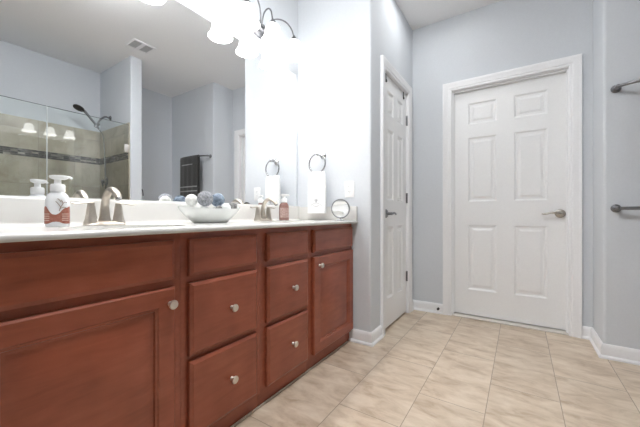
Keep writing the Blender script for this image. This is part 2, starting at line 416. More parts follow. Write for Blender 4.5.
LEVER = speckle(mat('aged_nickel', (.42,.39,.35), .3, 1), (.39,.36,.32), (.46,.43,.39), 60)
lever_set(d1, lambda u, v, c: (XD+.055-c, DL-.003-u, v), .775, .926, -1, LEVER)
fclos = lambda u, v, d: Vector((KL+.003+u, YK+.012+d, .018+v))
d2 = struct('door_2', six_panel(KR-KL-.006, 2.010, .095, .095, fclos), DOOR, 'narrow white six panel closet door', 20)
lever_set(d2, lambda u, v, c: (KL+.003+u, YK+.012-c, v), .055, .925, 1, DARKMETAL if False else PEWTER)
for z in (1.79, 1.07, .345):
    bm = bmesh.new(); box(bm, KR-.012, KR+.006, YK+.008, YK+.0118, z-.045, z+.045)
    lathe(bm, [(0, -.048), (.004, -.047), (.0065, -.045), (.0065, .045), (.004, .047), (0, .048)], Matrix.Translation((KR-.002, YK+.004, z)), 12)
    part('hinge', bm, PEWTER, d2, 'grey metal hinge')
# over-the-door hooks on the closet door
for i, x in enumerate((2.285, 2.715)):
    bm = bmesh.new(); box(bm, x-.008, x+.008, YK+.0085, YK+.0115, 1.965, 2.0285); box(bm, x-.008, x+.008, YK+.0085, YK+.020, 2.0288, 2.0312)
    box(bm, x-.008, x+.008, YK+.002, YK+.0085, 1.966, 1.985, bev=.002)
    o = finish('door_hook', bm, BLACK, loc=(x, YK+.01, 1.965))
    tag(o, 'small black over-door hook at the top of the closet door, '+('nearer the lever side' if i == 0 else 'nearer the hinges'), 'hook', 'hooks over the closet door')
# door stop
bm = bmesh.new(); lathe(bm, [(0,0),(.011,0),(.011,.004),(.005,.006),(.005,.014),(.010,.015),(.011,.022),(.008,.027),(0,.028)], axis((XD-.0135, .632, .046), (-1,0,0)), 16)
tag(finish('door_stop', bm, BLACK, loc=(XD-.0135, .632, .046)), 'small black door stop on the baseboard left of the wide door', 'door stop')

# ================================================================ VANITY
YF, FF = 1.005, 1.027       # fronts, face frame
ZF, ZT1, ZT2, ZM1, ZM2, ZB = .829, .693, .667, .396, .377, .091
def front_frame(x, z): return lambda u, v, d: Vector((x+u, YF+d, z+v))
def knob(parent, x, z):
    bm = bmesh.new()
    lathe(bm, [(0,0),(.0085,0),(.008,.003),(.0055,.006),(.0055,.012),(.011,.016),(.0155,.019),(.016,.023),(.0145,.026),(.011,.0272),(.008,.0262),(.004,.0268),(0,.0272)], axis((x, YF, z), (0,-1,0)), 24)
    part('knob', bm, NICKEL, parent, 'round brushed nickel knob')
def drawer(root, x0, x1, z0, z1, kn=None, name='drawer'):
    bm = bmesh.new(); panel_slab(bm, x1-x0, z1-z0, .0215, [], [], front_frame(x0, z0), (.013, .008))
    o = part(name, bm, WOOD, root, smooth=20)
    if kn: knob(o, *kn)
    return o
def cab_door(root, x0, x1, z0, z1, kn):
    w, h = x1-x0, z1-z0
    bm = bmesh.new(); panel_slab(bm, w, h, .0215, [(.058, w-.058, .058, h-.058)], [(.005, .004), (.011, .005), (.014, .011), (.020, .0125), (.024, .0125), (.052, .003)], front_frame(x0, z0), (.006, .004))
    o = part('door', bm, WOOD, root, smooth=20); knob(o, *kn); return o
XA0, XA1, XB0, XB1, XC0, XC1, XD0, XD1 = .107, .606, .664, 1.006, 1.072, 1.406, 1.463, 1.958
def cabinet(x0, x1, label, left_end=False, open_mid=True, bays=()):
    t = thing('vanity_cabinet', label, 'cabinet', ((x0+x1)/2, 1.25, 0), 'cherry vanity cabinets')
    f0, f1 = bays; bm = bmesh.new()
    box(bm, x0, f0+.012, FF, FF+.019, .070, .855); box(bm, f1-.012, x1, FF, FF+.019, .070, .855)
    for a, b in ((.817, .855), (.655, .705), (.070, .105)): box(bm, f0+.012, f1-.012, FF, FF+.019, a, b)
    if open_mid: box(bm, f0+.012, f1-.012, FF, FF+.019, .365, .408)
    part('face_frame', bm, WOOD, t)
    bm = bmesh.new(); box(bm, x0+.001, x1-.001, FF+.019, D-.003, .070, .076)
    if left_end: box(bm, x0, x0+.016, FF+.019, D-.003, .076, .855); box(bm, x1-.013, x1-.001, FF+.019, D-.003, .076, .66)
    else:
        box(bm, x0+.001, x0+.013, FF+.019, D-.003, .076, .66); box(bm, x1-.013, x1-.001, FF+.019, D-.003, .076, .66)
    box(bm, x0+.016, x1-.016, D-.012, D-.004, .076, .66)
    part('carcass', bm, WOOD, t)
    part('toe_board', B(x0, x1, 1.043, 1.056, 0, .0695), WOOD, t)
    return t
ca = cabinet(.050, .635, 'leftmost cherry vanity cabinet, one wide false drawer above a raised panel door', True, False, (XA0, XA1))
drawer(ca, XA0, XA1, ZT1, ZF, None, 'false_drawer'); cab_door(ca, XA0, XA1, ZB, ZT2, (.585, .613))
cb_ = cabinet(.636, 1.038, 'wider cherry drawer cabinet, right of the large raised panel door', False, True, (XB0, XB1))
drawer(cb_, XB0, XB1, ZT1, ZF, None, 'false_drawer'); drawer(cb_, XB0, XB1, ZM1, ZT2, (.852, .533)); drawer(cb_, XB0, XB1, ZB, ZM2, (.852, .236))
cc = cabinet(1.039, 1.434, 'narrower cherry drawer cabinet, beside the small cabinet door', False, True, (XC0, XC1))
drawer(cc, XC0, XC1, ZT1, ZF, None, 'false_drawer'); drawer(cc, XC0, XC1, ZM1, ZT2, (1.264, .533)); drawer(cc, XC0, XC1, ZB, ZM2, (1.26, .237))
cd = cabinet(1.435, XE-.001, 'rightmost cherry vanity cabinet with one raised panel door, against the end wall', False, False, (XD0, XD1))
drawer(cd, XD0, XD1, ZT1, ZF, None, 'false_drawer'); cab_door(cd, XD0, XD1, ZB, ZT2, (1.515, .615))

struct('trim_14', B(.05, XE-.025, 1.0345, 1.0418, 0, .007, bev=.002), mat('caulk_line', (.62,.54,.45), .6), 'thin pale bead along the cabinet base')
# countertop with two oval basins
SINKS = ((.549, 1.205), (1.46, 1.205)); RX, RY = .205, .15
ct = thing('vanity_countertop', 'long white cultured marble countertop with backsplash on the cherry cabinets', 'countertop', (1.0, 1.25, .856))
bm = bmesh.new(); X0, X1, Y0, Y1 = .035, XE-.001, .975, D-.001
def quad_ring(cx, cy, hx0, hx1, hy0, hy1, n):
    """outer rectangle points matching n ellipse angles"""
    out = []
    for i in range(n):
        a = 2*pi*i/n; c, s = cos(a), sin(a)
        tx = (hx1 if c > 0 else -hx0)/c if abs(c) > 1e-9 else 1e9; ty = (hy1 if s > 0 else -hy0)/s if abs(s) > 1e-9 else 1e9
        t = min(tx, ty); out.append((cx+c*t, cy+s*t))
    return out
# cross-section of the top: rounded front edge, cove to the backsplash
prof = [(Y0+.004, .856), (Y0, .860), (Y0, .868), (Y0+.003, .8735), (Y0+.009, ZC)]
sec_back = [(Y1-.034, ZC), (Y1-.026, ZC+.003), (Y1-.021, ZC+.010), (Y1-.019, ZC+.018), (Y1-.019, .976), (Y1-.016, .983), (Y1-.010, .985), (Y1, .985), (Y1, .856)]
sec = prof+sec_back
loft(bm, [[(x, y, z) for y, z in sec] for x in (X0, X1)])
# cut the flat top strip and replace by rings round the basins
flat = [f for f in bm.faces if all(abs(v.co.z-ZC) < 1e-5 for v in f.verts) and f.calc_area() > .3]
for f in flat: bmesh.ops.delete(bm, geom=[f], context='FACES_ONLY')
bot = [f for f in bm.faces if all(abs(v.co.z-.856) < 1e-5 for v in f.verts) and f.calc_area() > .3]
for f in bot: bmesh.ops.delete(bm, geom=[f], context='FACES_ONLY')
def plate(zz, ya, yb):
    xm = (SINKS[0][0]+SINKS[1][0])/2; edges = [X0, xm, X1]; n = 64
    for k, (sx, sy) in enumerate(SINKS):
        xa, xb = edges[k], edges[k+1]
        outer = quad_ring(sx, sy, sx-xa, xb-sx, sy-ya, yb-sy, n)
        inner = [(sx+RX*cos(2*pi*i/n), sy+RY*sin(2*pi*i/n)) for i in range(n)]
        vo = [bm.verts.new((x, y, zz)) for x, y in outer]; vi = [bm.verts.new((x, y, zz)) for x, y in inner]
        for i in range(n): bm.faces.new((vo[i], vo[(i+1) % n], vi[(i+1) % n], vi[i]))
        # corner fillers
        for cx, cy in ((xa, ya), (xb, ya), (xb, yb), (xa, yb)):
            for i in range(n):
                a, b2 = outer[i], outer[(i+1) % n]
                if (abs(a[0]-cx) < 1e-6 and abs(b2[1]-cy) < 1e-6 and abs(a[1]-cy) > 1e-6) or (abs(b2[0]-cx) < 1e-6 and abs(a[1]-cy) < 1e-6 and abs(b2[1]-cy) > 1e-6):
                    if abs(a[0]-cx)+abs(a[1]-cy) < .15:
                        bm.faces.new((vo[i], bm.verts.new((cx, cy, zz)), vo[(i+1) % n]))
plate(ZC, Y0+.009, Y1-.034); plate(.856, Y0+.004, Y1)
part('top', bm, COUNTER, ct, smooth=50)
bm = bmesh.new(); box(bm, XE-.020, XE-.001, Y0+.002, Y1-.020, ZC+.0005, .978, bev=.005); part('side_splash', bm, COUNTER, ct)
for sx, sy in SINKS:
    bm = bmesh.new(); outer = []
    for k in range(9):
        a = k/8*pi/2; outer.append((max(cos(a)**.7, .09), -.135*sin(a)))
    rings = [[(sx+RX*r*cos(2*pi*i/64), sy+RY*r*sin(2*pi*i/64), ZC+z) for i in range(64)] for r, z in outer]
    back = [[(sx+(RX*r+.006)*cos(2*pi*i/64), sy+(RY*r+.006)*sin(2*pi*i/64), ZC-.0205+z*.93-.004) for i in range(64)] for r, z in reversed(outer)]
    loft(bm, rings+back, cap=False)
    b = part('basin', bm, COUNTER, ct, smooth=60)
    bm = bmesh.new(); lathe(bm, [(0, 0), (.021, 0), (.021, .003), (.016, .005), (.004, .004), (0, .006)], Matrix.Translation((sx, sy, ZC-.1345)), 20); part('drain', bm, NICKEL, b, 'round nickel drain')

# faucets
def faucet(x, y, label):
    t = thing('faucet', label, 'faucet', (x, y, ZC), 'bathroom sink faucets')
    bm = bmesh.new(); n = 40
    def stad(hw, hd, z):
        out = []
        for i in range(n):
            a = 2*pi*i/n; c, s = cos(a), sin(a)
            out.append((x+(hw-hd)*(1 if c > 1e-9 else -1 if c < -1e-9 else 0)+hd*c, y+hd*s, ZC+z))
        return out
    loft(bm, [stad(.075, .028, .0005), stad(.076, .029, .004), stad(.073, .026, .008), stad(.067, .020, .014), stad(.056, .011, .017)]); part('base_plate', bm, FAUCET, t)
    bm = bmesh.new()
    tube(bm, [(x, y+.004, ZC+.010), (x, y+.004, ZC+.04), (x, y+.002, ZC+.080), (x, y-.012, ZC+.118), (x, y-.042, ZC+.140), (x, y-.072, ZC+.139), (x, y-.100, ZC+.124), (x, y-.114, ZC+.104)],
         [.024, .0185, .0152, .0142, .0148, .015, .0145, .0125], 20, 6, .82)
    s = part('spout', bm, FAUCET, t)
    bm = bmesh.new(); lathe(bm, [(0, 0), (.010, 0), (.010, .006), (0, .006)], axis((x, y-.114, ZC+.107), (0, -.45, -1)), 16); part('aerator', bm, PEWTER, s)
    for sg in (-1, 1):
        bm = bmesh.new(); hx = x+sg*.049
        lathe(bm, [(0, .008), (.025, .008), (.0245, .014), (.021, .022), (.0175, .042), (.0145, .066), (.0135, .076), (.012, .081), (.0115, .086), (.012, .090), (.006, .093), (0, .0935)], Matrix.Translation((hx, y, ZC)), 22)
        h = part('handle', bm, FAUCET, t)
        bm = bmesh.new()
        tube(bm, [(hx-sg*.006, y, ZC+.089), (hx+sg*.014, y-.001, ZC+.091), (hx+sg*.034, y-.002, ZC+.088), (hx+sg*.054, y-.003, ZC+.086), (hx+sg*.068, y-.004, ZC+.089)], [.009, .0085, .008, .0075, .005], 12, 5, .5, up=Vector((0, 0, 1)))
        part('lever', bm, FAUCET, h)
    return t
faucet(.549, 1.415, 'brushed nickel two handle faucet beside the white pump soap bottle, above the left sink')
faucet(1.462, 1.415, 'brushed nickel two handle faucet between the bowl of balls and the pink soap bottle')

# wall mirror
bm = B(.06, 1.942, D-.0065, D-.0005, .9855, 2.049, bev=.0025, seg=1)
tag(finish('wall_mirror', bm, MIRROR, loc=(1.0, D, .9855), smooth=10), 'long frameless wall mirror above the vanity backsplash', 'mirror')

# ================================================================ VANITY LIGHTS
def vanity_light(cx, label):
    zc = 2.205; t = thing('vanity_light', label, 'lamp', (cx, D, zc), 'three shade vanity lights')
    bm = bmesh.new(); lathe(bm, [(0, 0), (.056, 0), (.060, .004), (.056, .012), (.040, .018), (.022, .022), (.018, .034), (.012, .040), (0, .042)], axis((cx, D, zc), (0, -1, 0)), 32, sx=1.5)
    part('back_plate', bm, ARMM, t)
    for dx in (-.23, 0, .23):
        x = cx+dx; y = 1.388; bm = bmesh.new()
        if dx: pts = [(cx+dx*.08, D-.03, zc), (cx+dx*.16, D-.055, zc+.045), (cx+dx*.36, D-.09, zc+.085), (cx+dx*.62, y+.01, zc+.088), (cx+dx*.86, y, zc+.062), (x, y, zc+.015)]
        else: pts = [(cx, D-.03, zc), (cx, D-.034, zc+.05), (cx, D-.052, zc+.098), (cx, D-.085, zc+.115), (cx, D-.115, zc+.09), (cx, y, zc+.015)]
        tube(bm, pts, .0052, 10, 7); a = part('arm', bm, ARMM, t)
        bm = bmesh.new(); lathe(bm, [(0, .028), (.008, .028), (.012, .018), (.024, .004), (.027, -.012), (.0, -.012)], Matrix.Translation((x, y, zc)), 20); part('socket_cap', bm, ARMM, a)
        prof = [(.026, -.010), (.036, -.014), (.046, -.026), (.051, -.045), (.053, -.065), (.057, -.085), (.065, -.104), (.075, -.119), (.079, -.125)]
        inner = [(r-.004, z) for r, z in reversed(prof)]
        bm = bmesh.new(); lathe(bm, prof+inner, Matrix.Translation((x, y, zc)), 32, cap=False); part('shade', bm, SHADEM, t, 'glowing frosted glass bell shade')
        l = bpy.data.lights.new('bulb', 'POINT'); l.energy = BULB_LIGHT; l.color = (1, .985, .96); l.shadow_soft_size = .034
        lo = bpy.data.objects.new('bulb', l); COL.objects.link(lo); lo.parent = t; lo.location = (dx, y-D, -.066)
    return t
vanity_light(1.525, 'three shade vanity light glowing above the right half of the mirror')
vanity_light(.610, 'three shade vanity light above the left half of the mirror, mostly above the frame')
# unseen dome added above the frame to brighten the room
cl = thing('fill_dome', 'added white fill dome above the floor in front of the vanity, out of view', 'lamp', (.88, .52, H))
bm = bmesh.new(); lathe(bm, [(0, 0), (.20, 0), (.20, -.025), (.185, -.03), (0, -.03)], Matrix.Translation((.88, .52, H)), 36); part('rim', bm, NICKEL, cl)
bm = bmesh.new(); lathe(bm, [(.18, -.03), (.172, -.05), (.14, -.075), (.08, -.092), (0, -.098)], Matrix.Translation((.88, .52, H)), 36); part('dome', bm, DOME, cl)

rl = thing('fill_disc', 'added round fill disc near the closet door, above the frame', 'lamp', (2.40, .58, H))  # unseen disc added to brighten the far walls but not the end wall
bm = bmesh.new(); lathe(bm, [(.074, 0), (.074, -.003), (.080, -.007), (.096, -.005), (.098, 0)], Matrix.Translation((2.40, .58, H)), 36, cap=False); part('trim_ring', bm, WHITEP, rl)
bm = bmesh.new(); lathe(bm, [(0, -.0005), (.073, -.0005), (.073, -.003), (0, -.003)], Matrix.Translation((2.40, .58, H)), 36); part('lens', bm, DISC, rl)

# ================================================================ ON THE COUNTER
def sup(cx, cy, a, b, z, n=40, e=3.2):
    out = []
    for i in range(n):
        t = 2*pi*i/n; c, s = cos(t), sin(t)
        out.append((cx+a*math.copysign(abs(c)**(2/e), c), cy+b*math.copysign(abs(s)**(2/e), s), z))
    return out
def pump_bottle(x, y, rz, mats, label, h=.124, a=.039, b=.027, red=True):
    t = thing('soap_bottle', label, 'bottle', (x, y, ZC))
    Mz = Matrix.Translation((x, y, ZC)) @ Matrix.Rotation(rz, 4, 'Z')
    W = lambda pts: [Mz @ Vector(p) for p in pts]
    lv = [(.90, .0008), (.97, .004), (1, .010), (1, h*.45), (.985, h*.70), (.93, h*.82), (.80, h*.91), (.62, h*.965), (.50, h)]
    def scale(z):
        for (s0, z0), (s1, z1) in zip(lv, lv[1:]):
            if z0 <= z <= z1: return s0+(s1-s0)*(z-z0)/(z1-z0)
        return 1
    bm = bmesh.new(); loft(bm, [W(sup(0, 0, a*s, b*s+(.004*(1-s)), z)) for s, z in lv]); body = part('bottle_body', bm, mats[0], t, smooth=60)
    # printed label patch wrapped over the front
    def patch(f_lo, f_hi, t0, t1, off=.0006, n=28, rows=5):
        bm = bmesh.new(); cols = []
        for i in range(n+1):
            th = t0+(t1-t0)*i/n; q = (th-t0)/(t1-t0)*2-1; lo, hi = f_lo(q), f_hi(q); c, s = cos(th), sin(th); col = []
            for j in range(rows+1):
                z = lo+(hi-lo)*j/rows; sc = scale(z)
                px = (a*sc+off)*math.copysign(abs(c)**(2/3.2), c); py = (b*sc+.004*(1-sc)+off)*math.copysign(abs(s)**(2/3.2), s)
                col.append(bm.verts.new(Mz @ Vector((px, py, z))))
            cols.append(col)
        for p, q in zip(cols, cols[1:]):
            for j in range(rows): bm.faces.new((p[j], q[j], q[j+1], p[j+1]))
        return bm
    if red:
        lo = lambda q: h*(.085+.06*math.exp(-(q*5)**2)); hi = lambda q: h*(.46+.10*min(1, abs(q)*2.2)-.12*math.exp(-(q*4)**2)+(.02*sin(q*9)))
        part('printed_label', patch(lo, hi, pi*1.02, pi*1.98), mats[1], body, 'terracotta bow shaped label')
        for zz in (.17, .23, .29, .35):
            for s0, s1 in ((-.78, -.22), (.22, .78)):
                part('label_print', patch(lambda q: h*zz, lambda q: h*(zz+.022), pi*1.5+s0*pi*.46, pi*1.5+s1*pi*.46, .0010, 10, 1), LABELL, body, 'pale printed line')
        bm = bmesh.new(); yb = -(b+.0008)
        for pts in (((.010, .45), (.014, .56), (.020, .66), (.016, .76)), ((.014, .56), (.006, .66), (.0, .72)), ((.020, .66), (.026, .70), (.031, .68)), ((.016, .70), (.010, .76), (.005, .80)), ((.012, .52), (.022, .55), (.028, .54))):
            tube(bm, [Mz @ Vector((px, yb*(.985 if pz > .72 else 1)*(1-(max(0, pz-.72)*.35)), pz*h)) for px, pz in pts], .0011, 6, 4)
        part('twig_print', bm, TWIG, body, 'brown twig drawing')
    else:
        part('printed_label', patch(lambda q: h*.16, lambda q: h*.70, pi*1.08, pi*1.92), mats[1], body, 'pale printed label')
    bm = bmesh.new(); Mt = Mz @ Matrix.Translation((0, 0, h))
    lathe(bm, [(0, 0), (.0205, 0), (.0215, .003), (.0215, .022), (.019, .027), (.0105, .029), (.0100, .046), (0, .046)], Mt, 26); col = part('pump_collar', bm, WHITEP, t)
    bm = bmesh.new()
    loft(bm, [W(sup(.004, 0, w, d, h+z, 28, 2.6)) for w, d, z in ((.016, .012, .044), (.027, .0155, .049), (.0285, .0165, .054), (.0275, .0155, .058), (.02, .011, .0595))]); pp = part('pump_head', bm, WHITEP, t)
    bm = bmesh.new(); tube(bm, W([(.022, 0, h+.0535), (.034, 0, h+.0525), (.041, 0, h+.0485)]), [.0055, .005, .0042], 10, 4); part('nozzle', bm, WHITEP, pp)
    return t
pump_bottle(.392, 1.398, R(-28), (SOAPW, LABELR), 'white foaming soap pump bottle with terracotta label, at the far left of the counter', .126, .035, .025)
pump_bottle(1.655, 1.40, R(-30), (PINK, PINKL), 'rosy pink soap bottle with white pump, between right faucet and hand towel', .128, .034, .026, False)

# oblong bowl with decorative balls
BX, BY = 1.003, 1.345
bw = bmesh.new(); n = 56
def ring(a, b, z, lift=0): return [(BX+a*cos(2*pi*i/n), BY+b*sin(2*pi*i/n), ZC+z+lift*abs(cos(2*pi*i/n))**3) for i in range(n)]
loft(bw, [ring(.090, .062, .0006), ring(.094, .066, .003), ring(.100, .072, .010), ring(.120, .086, .026), ring(.142, .100, .044, .002), ring(.158, .110, .060, .005), ring(.168, .116, .070, .010), ring(.169, .117, .073, .011), ring(.165, .113, .073, .010), ring(.152, .104, .059, .005), ring(.130, .09, .038, .0), ring(.10, .07, .016), ring(.06, .04, .011)])
tag(finish('bowl', bw, CERAM, loc=(BX, BY, ZC), smooth=60), 'oblong white ceramic bowl holding decorative balls on the countertop', 'bowl')
def ball(x, y, z, r, m, label, kind='yarn', seed=0):
    bm = bmesh.new()
    if kind == 'yarn':
        bmesh.ops.create_icosphere(bm, subdivisions=5, radius=r)
        for v in bm.verts:
            d = v.co.normalized(); k = noise.noise(d*9+Vector((seed, 0, 0)))*.05+noise.noise(d*22+Vector((0, seed, 0)))*.05; v.co = d*r*(1+k)
    elif kind == 'plain':
        bmesh.ops.create_uvsphere(bm, u_segments=28, v_segments=18, radius=r)
    else:
        rng = random.Random(seed); bmesh.ops.create_icosphere(bm, subdivisions=3, radius=r*.86)
        for k in range(22):
            ax = Vector((rng.gauss(0,1), rng.gauss(0,1), rng.gauss(0,1))).normalized(); u = ax.orthogonal().normalized(); w = ax.cross(u); h = rng.uniform(-.55, .55)*r; q = math.sqrt(r*r-h*h)*.97
            tube(bm, [ax*h+(u*cos(2*pi*i/22)+w*sin(2*pi*i/22))*q for i in range(22)], r*.075, 6, 1, closed=True)
    bmesh.ops.translate(bm, verts=bm.verts, vec=(x, y, ZC+z))
    return tag(finish('decorative_ball', bm, m, loc=(x, y, ZC+z-r), smooth=60), label, 'ball', 'decorative balls in the white bowl')
ball(.924, 1.392, .1155, .0300, BALLW, 'cream yarn ball on top at the left end of the white bowl', 'yarn', 1)
ball(.959, 1.330, .1230, .0380, BALLG, 'speckled grey yarn ball, largest on top of the white bowl', 'yarn', 2)
ball(1.0425, 1.340, .1200, .0350, BALLB, 'slate blue woven rattan ball right of the speckled grey ball', 'rattan', 3)
ball(1.053, 1.288, .0770, .0260, CERAM, 'smooth white ball at the front right of the bowl', 'plain', 4)
ball(1.137, 1.332, .0860, .0245, BALLD, 'small dark taupe ball at the right end of the bowl', 'yarn', 5)
ball(.995, 1.268, .0700, .0180, BALLD, 'smallest mottled ball at the front edge of the bowl, under the blue ball', 'yarn', 6)
ball(.955, 1.335, .0480, .0365, CERAM, 'white ball low in the bowl directly under the speckled grey ball', 'plain', 7)
ball(.924, 1.396, .0600, .0260, CERAM, 'white ball low at the back left of the bowl, under the cream ball', 'plain', 8)
ball(1.045, 1.350, .0480, .0360, CERAM, 'white ball low in the bowl under the slate blue rattan ball', 'plain', 9)

# round make-up mirror on a small stand
MX, MY, MZ = 1.846, 1.048, ZC+.083
t = thing('makeup_mirror', 'small round chrome make-up mirror standing at the right end of the counter', 'mirror', (MX, MY, ZC))
nd = Vector((-1, -.22, -.07)).normalized(); Mm = axis((MX, MY, MZ), nd)
bm = bmesh.new(); rr = .068
lathe(bm, [(0, -.010), (rr-.008, -.010), (rr, -.006), (rr+.001, .002), (rr-.001, .006), (rr-.0065, .006), (rr-.0075, .003), (0, .003)], Mm, 40); part('rim', bm, PEWTER, t)
bm = bmesh.new(); lathe(bm, [(0, .0032), (rr-.0077, .0032), (rr-.0077, .0042), (0, .0042)], Mm, 40); part('glass', bm, MIRROR, t)
bm = bmesh.new(); lathe(bm, [(0, .0006), (.030, .0006), (.032, .003), (.028, .007), (.010, .010), (.007, .016), (.007, MZ-ZC-rr+.004), (0, MZ-ZC-rr+.004)], Matrix.Translation((MX, MY, ZC)), 24); part('stand', bm, PEWTER, t)

# ================================================================ END WALL: towel ring, towel, outlet
RY0, RZ0, RR = 1.285, 1.304, .073; RXo = XE-.068
t = thing('towel_ring', 'nickel towel ring on the bright wall at the end of the vanity', 'towel ring', (XE, RY0, RZ0+RR))
bm = bmesh.new(); lathe(bm, [(0, 0), (.026, 0), (.027, .004), (.022, .012), (.012, .017), (.010, .058), (.014, .064), (.014, .074), (.009, .078), (0, .079)], axis((XE, RY0-.012, RZ0+RR-.004), (-1, 0, 0)), 24); part('mount', bm, CHROME, t)
bm = bmesh.new(); tube(bm, [(RXo, RY0+RR*sin(2*pi*i/40), RZ0+RR*cos(2*pi*i/40)) for i in range(40)], .0058, 10, 1, closed=True); part('ring', bm, CHROME, t)
def hanging_towel(cx, cy, ztop, zbot, hw, thick, along, gather=.75, amp=.004, seed=0, fold=None):
    """towel folded over a rail: closed rounded slab, `along` is 'y'; top narrower when gathered"""
    bm = bmesh.new(); rings = []; n = 26
    for k in range(19):
        q = k/18; z = ztop-(ztop-zbot)*q; g = gather+(1-gather)*min(1, q*3.2)**.6
        th = thick*(.75+.35*min(1, q*4)) if k else thick*.45
        ring = []
        for i in range(n):
            s = -1+2*i/(n-1); wv = amp*sin(s*7+seed+q*1.2)*(1-.3*q)
            ring.append((cx-th/2*(1-abs(s)**8*.5)+wv, cy+s*hw*g, z))
        for i in range(n):
            s = 1-2*i/(n-1); wv = amp*sin(s*7+seed+q*1.2)*(1-.3*q)
            ring.append((cx+th/2*(1-abs(s)**8*.5)+wv, cy+s*hw*g, z))
        rings.append(ring)
    loft(bm, rings); return bm
tw = finish('hand_towel', hanging_towel(RXo+.001, RY0+.004, RZ0-RR+.012, .928, .080, .030, 'y', .86, .004, 1), WTOWEL, loc=(RXo, RY0, .928), smooth=60)
tag(tw, 'white hand towel with grey embroidery hanging from the nickel towel ring', 'towel')
bm = bmesh.new(); fx = RXo-.0205
for k in range(5):
    a = (k-2)*.42; tube(bm, [(fx, RY0-.004, 1.010), (fx, RY0-.004+.016*sin(a), 1.010+.022*cos(a)), (fx, RY0-.004+.024*sin(a), 1.010+.030*cos(a))], .0022, 6, 4)
for sg in (-1, 1):
    tube(bm, [(fx, RY0-.004, 1.006), (fx, RY0-.004+sg*.022, 1.000), (fx, RY0-.004+sg*.040, .992), (fx, RY0-.004+sg*.050, .984)], .0020, 6, 4)
tube(bm, [(fx, RY0-.030, .985), (fx, RY0-.004, .979), (fx, RY0+.022, .985)], .0022, 6, 4)
part('embroidery', bm, MOTIF, tw, 'grey embroidered fan motif')
OY, OZ = 1.043, 1.103
t = thing('wall_outlet', 'white duplex wall outlet above the make-up mirror', 'outlet', (XE, OY, OZ))
part('cover_plate', B(XE-.006, XE-.0005, OY-.039, OY+.039, OZ-.059, OZ+.059, bev=.003), WHITEP, t)
for dz in (-.02, .02):
    bm = bmesh.new(); loft(bm, [[(x, OY+.0155*cos(2*pi*i/20), OZ+dz+.0135*sin(2*pi*i/20)) for i in range(20)] for x in (XE-.006, XE-.0078)]); r_ = part('receptacle', bm, WHITEP, t)
    bm = bmesh.new()
    for dy in (-.0065, .0065): box(bm, XE-.0083, XE-.0076, OY+dy-.0014, OY+dy+.0014, OZ+dz-.001, OZ+dz+.007)
    box(bm, XE-.0083, XE-.0076, OY-.0022, OY+.0022, OZ+dz-.0085, OZ+dz-.0045); part('slot', bm, SLOT, r_, 'dark plug slots')

# ================================================================ TOWEL BARS
def bar_x(y, bow): return XT-.050-bow*(1-abs((y+.81)/.305)**4)
def towel_bar(z, label, bow):
    y0, y1 = -.505, -1.115; t = thing('towel_bar', label, 'towel bar', (XT, (y0+y1)/2, z), 'towel bars on the right wall')
    for y in (y0, y1):
        bm = bmesh.new(); lathe(bm, [(0, 0), (.025, 0), (.026, .005), (.021, .014), (.012, .020), (.0105, .034), (.012, .040), (.0135, .050), (.012, .058), (.007, .062), (0, .063)], axis((XT, y, z), (-1, 0, 0)), 24); part('mount', bm, PEWTER, t)
    bm = bmesh.new()
    tube(bm, [(bar_x(y0+(y1-y0)*k/12, bow), y0+(y1-y0)*k/12, z) for k in range(13)], [.0095, .0105, .010, .0085, .0085, .010, .0105, .0095], 12, 4); part('bar', bm, PEWTER, t)
    return t
towel_bar(1.712, 'upper pewter towel bar on the right wall', .060)
towel_bar(.957, 'lower pewter towel bar on the right wall, at door handle height', .012)
# charcoal towel over the upper bar (seen in the mirror)
bm = bmesh.new(); rings = []; n = 30; xb = XT-.050; zt = 1.712
path = [(xb-.024, 1.13), (xb-.024, 1.25), (xb-.023, 1.4), (xb-.022, 1.55), (xb-.0205, 1.68), (xb-.019, 1.705), (xb-.0155, zt+.012), (xb, zt+.0195), (xb+.0155, zt+.012), (xb+.019, 1.705), (xb+.0205, 1.68), (xb+.022, 1.55), (xb+.022, 1.35), (xb+.022, 1.20)]
def offs(path, d):
    o = []
    for i, p in enumerate(path):
        a, b = Vector(path[max(i-1, 0)]), Vector(path[min(i+1, len(path)-1)]); tt = (b-a).normalized(); o.append((p[0]+tt.y*d, p[1]-tt.x*d))
    return o
sec = path+list(reversed(offs(path, .009)))
for i in range(n):
    y = -.625-.435*i/(n-1); wv = .003*sin(i*.9); bowx = bar_x(y, .060)-xb; rings.append([(x+wv*(1 if z < 1.66 else .0)+bowx, y, z) for x, z in sec])
loft(bm, rings)
dt = tag(finish('bath_towel', bm, DTOWEL, loc=(xb, -.84, 1.13), smooth=60), 'charcoal bath towel with pale stripes over the upper towel bar, seen in the mirror', 'towel')
for z0, z1, ya, yb in ((1.292, 1.308, -.625, -1.06), (1.232, 1.246, -.625, -1.06), (1.60, 1.614, -.72, -.98)):
    bm = bmesh.new(); k = 24; rr_ = []
    for i in range(k+1):
        y = ya+(yb-ya)*i/k; f = (-.625-y)/.435*(n-1); x = bar_x(y, .060)-(.0228 if z0 > 1.5 else .0243)+.003*sin(f*.9)-.0005
        rr_.append([(x, y, z0), (x-.0022, y, z0+.002), (x-.0022, y, z1-.002), (x, y, z1)])
    loft(bm, rr_); part('stripe', bm, STRIPE, dt, 'pale woven stripe')

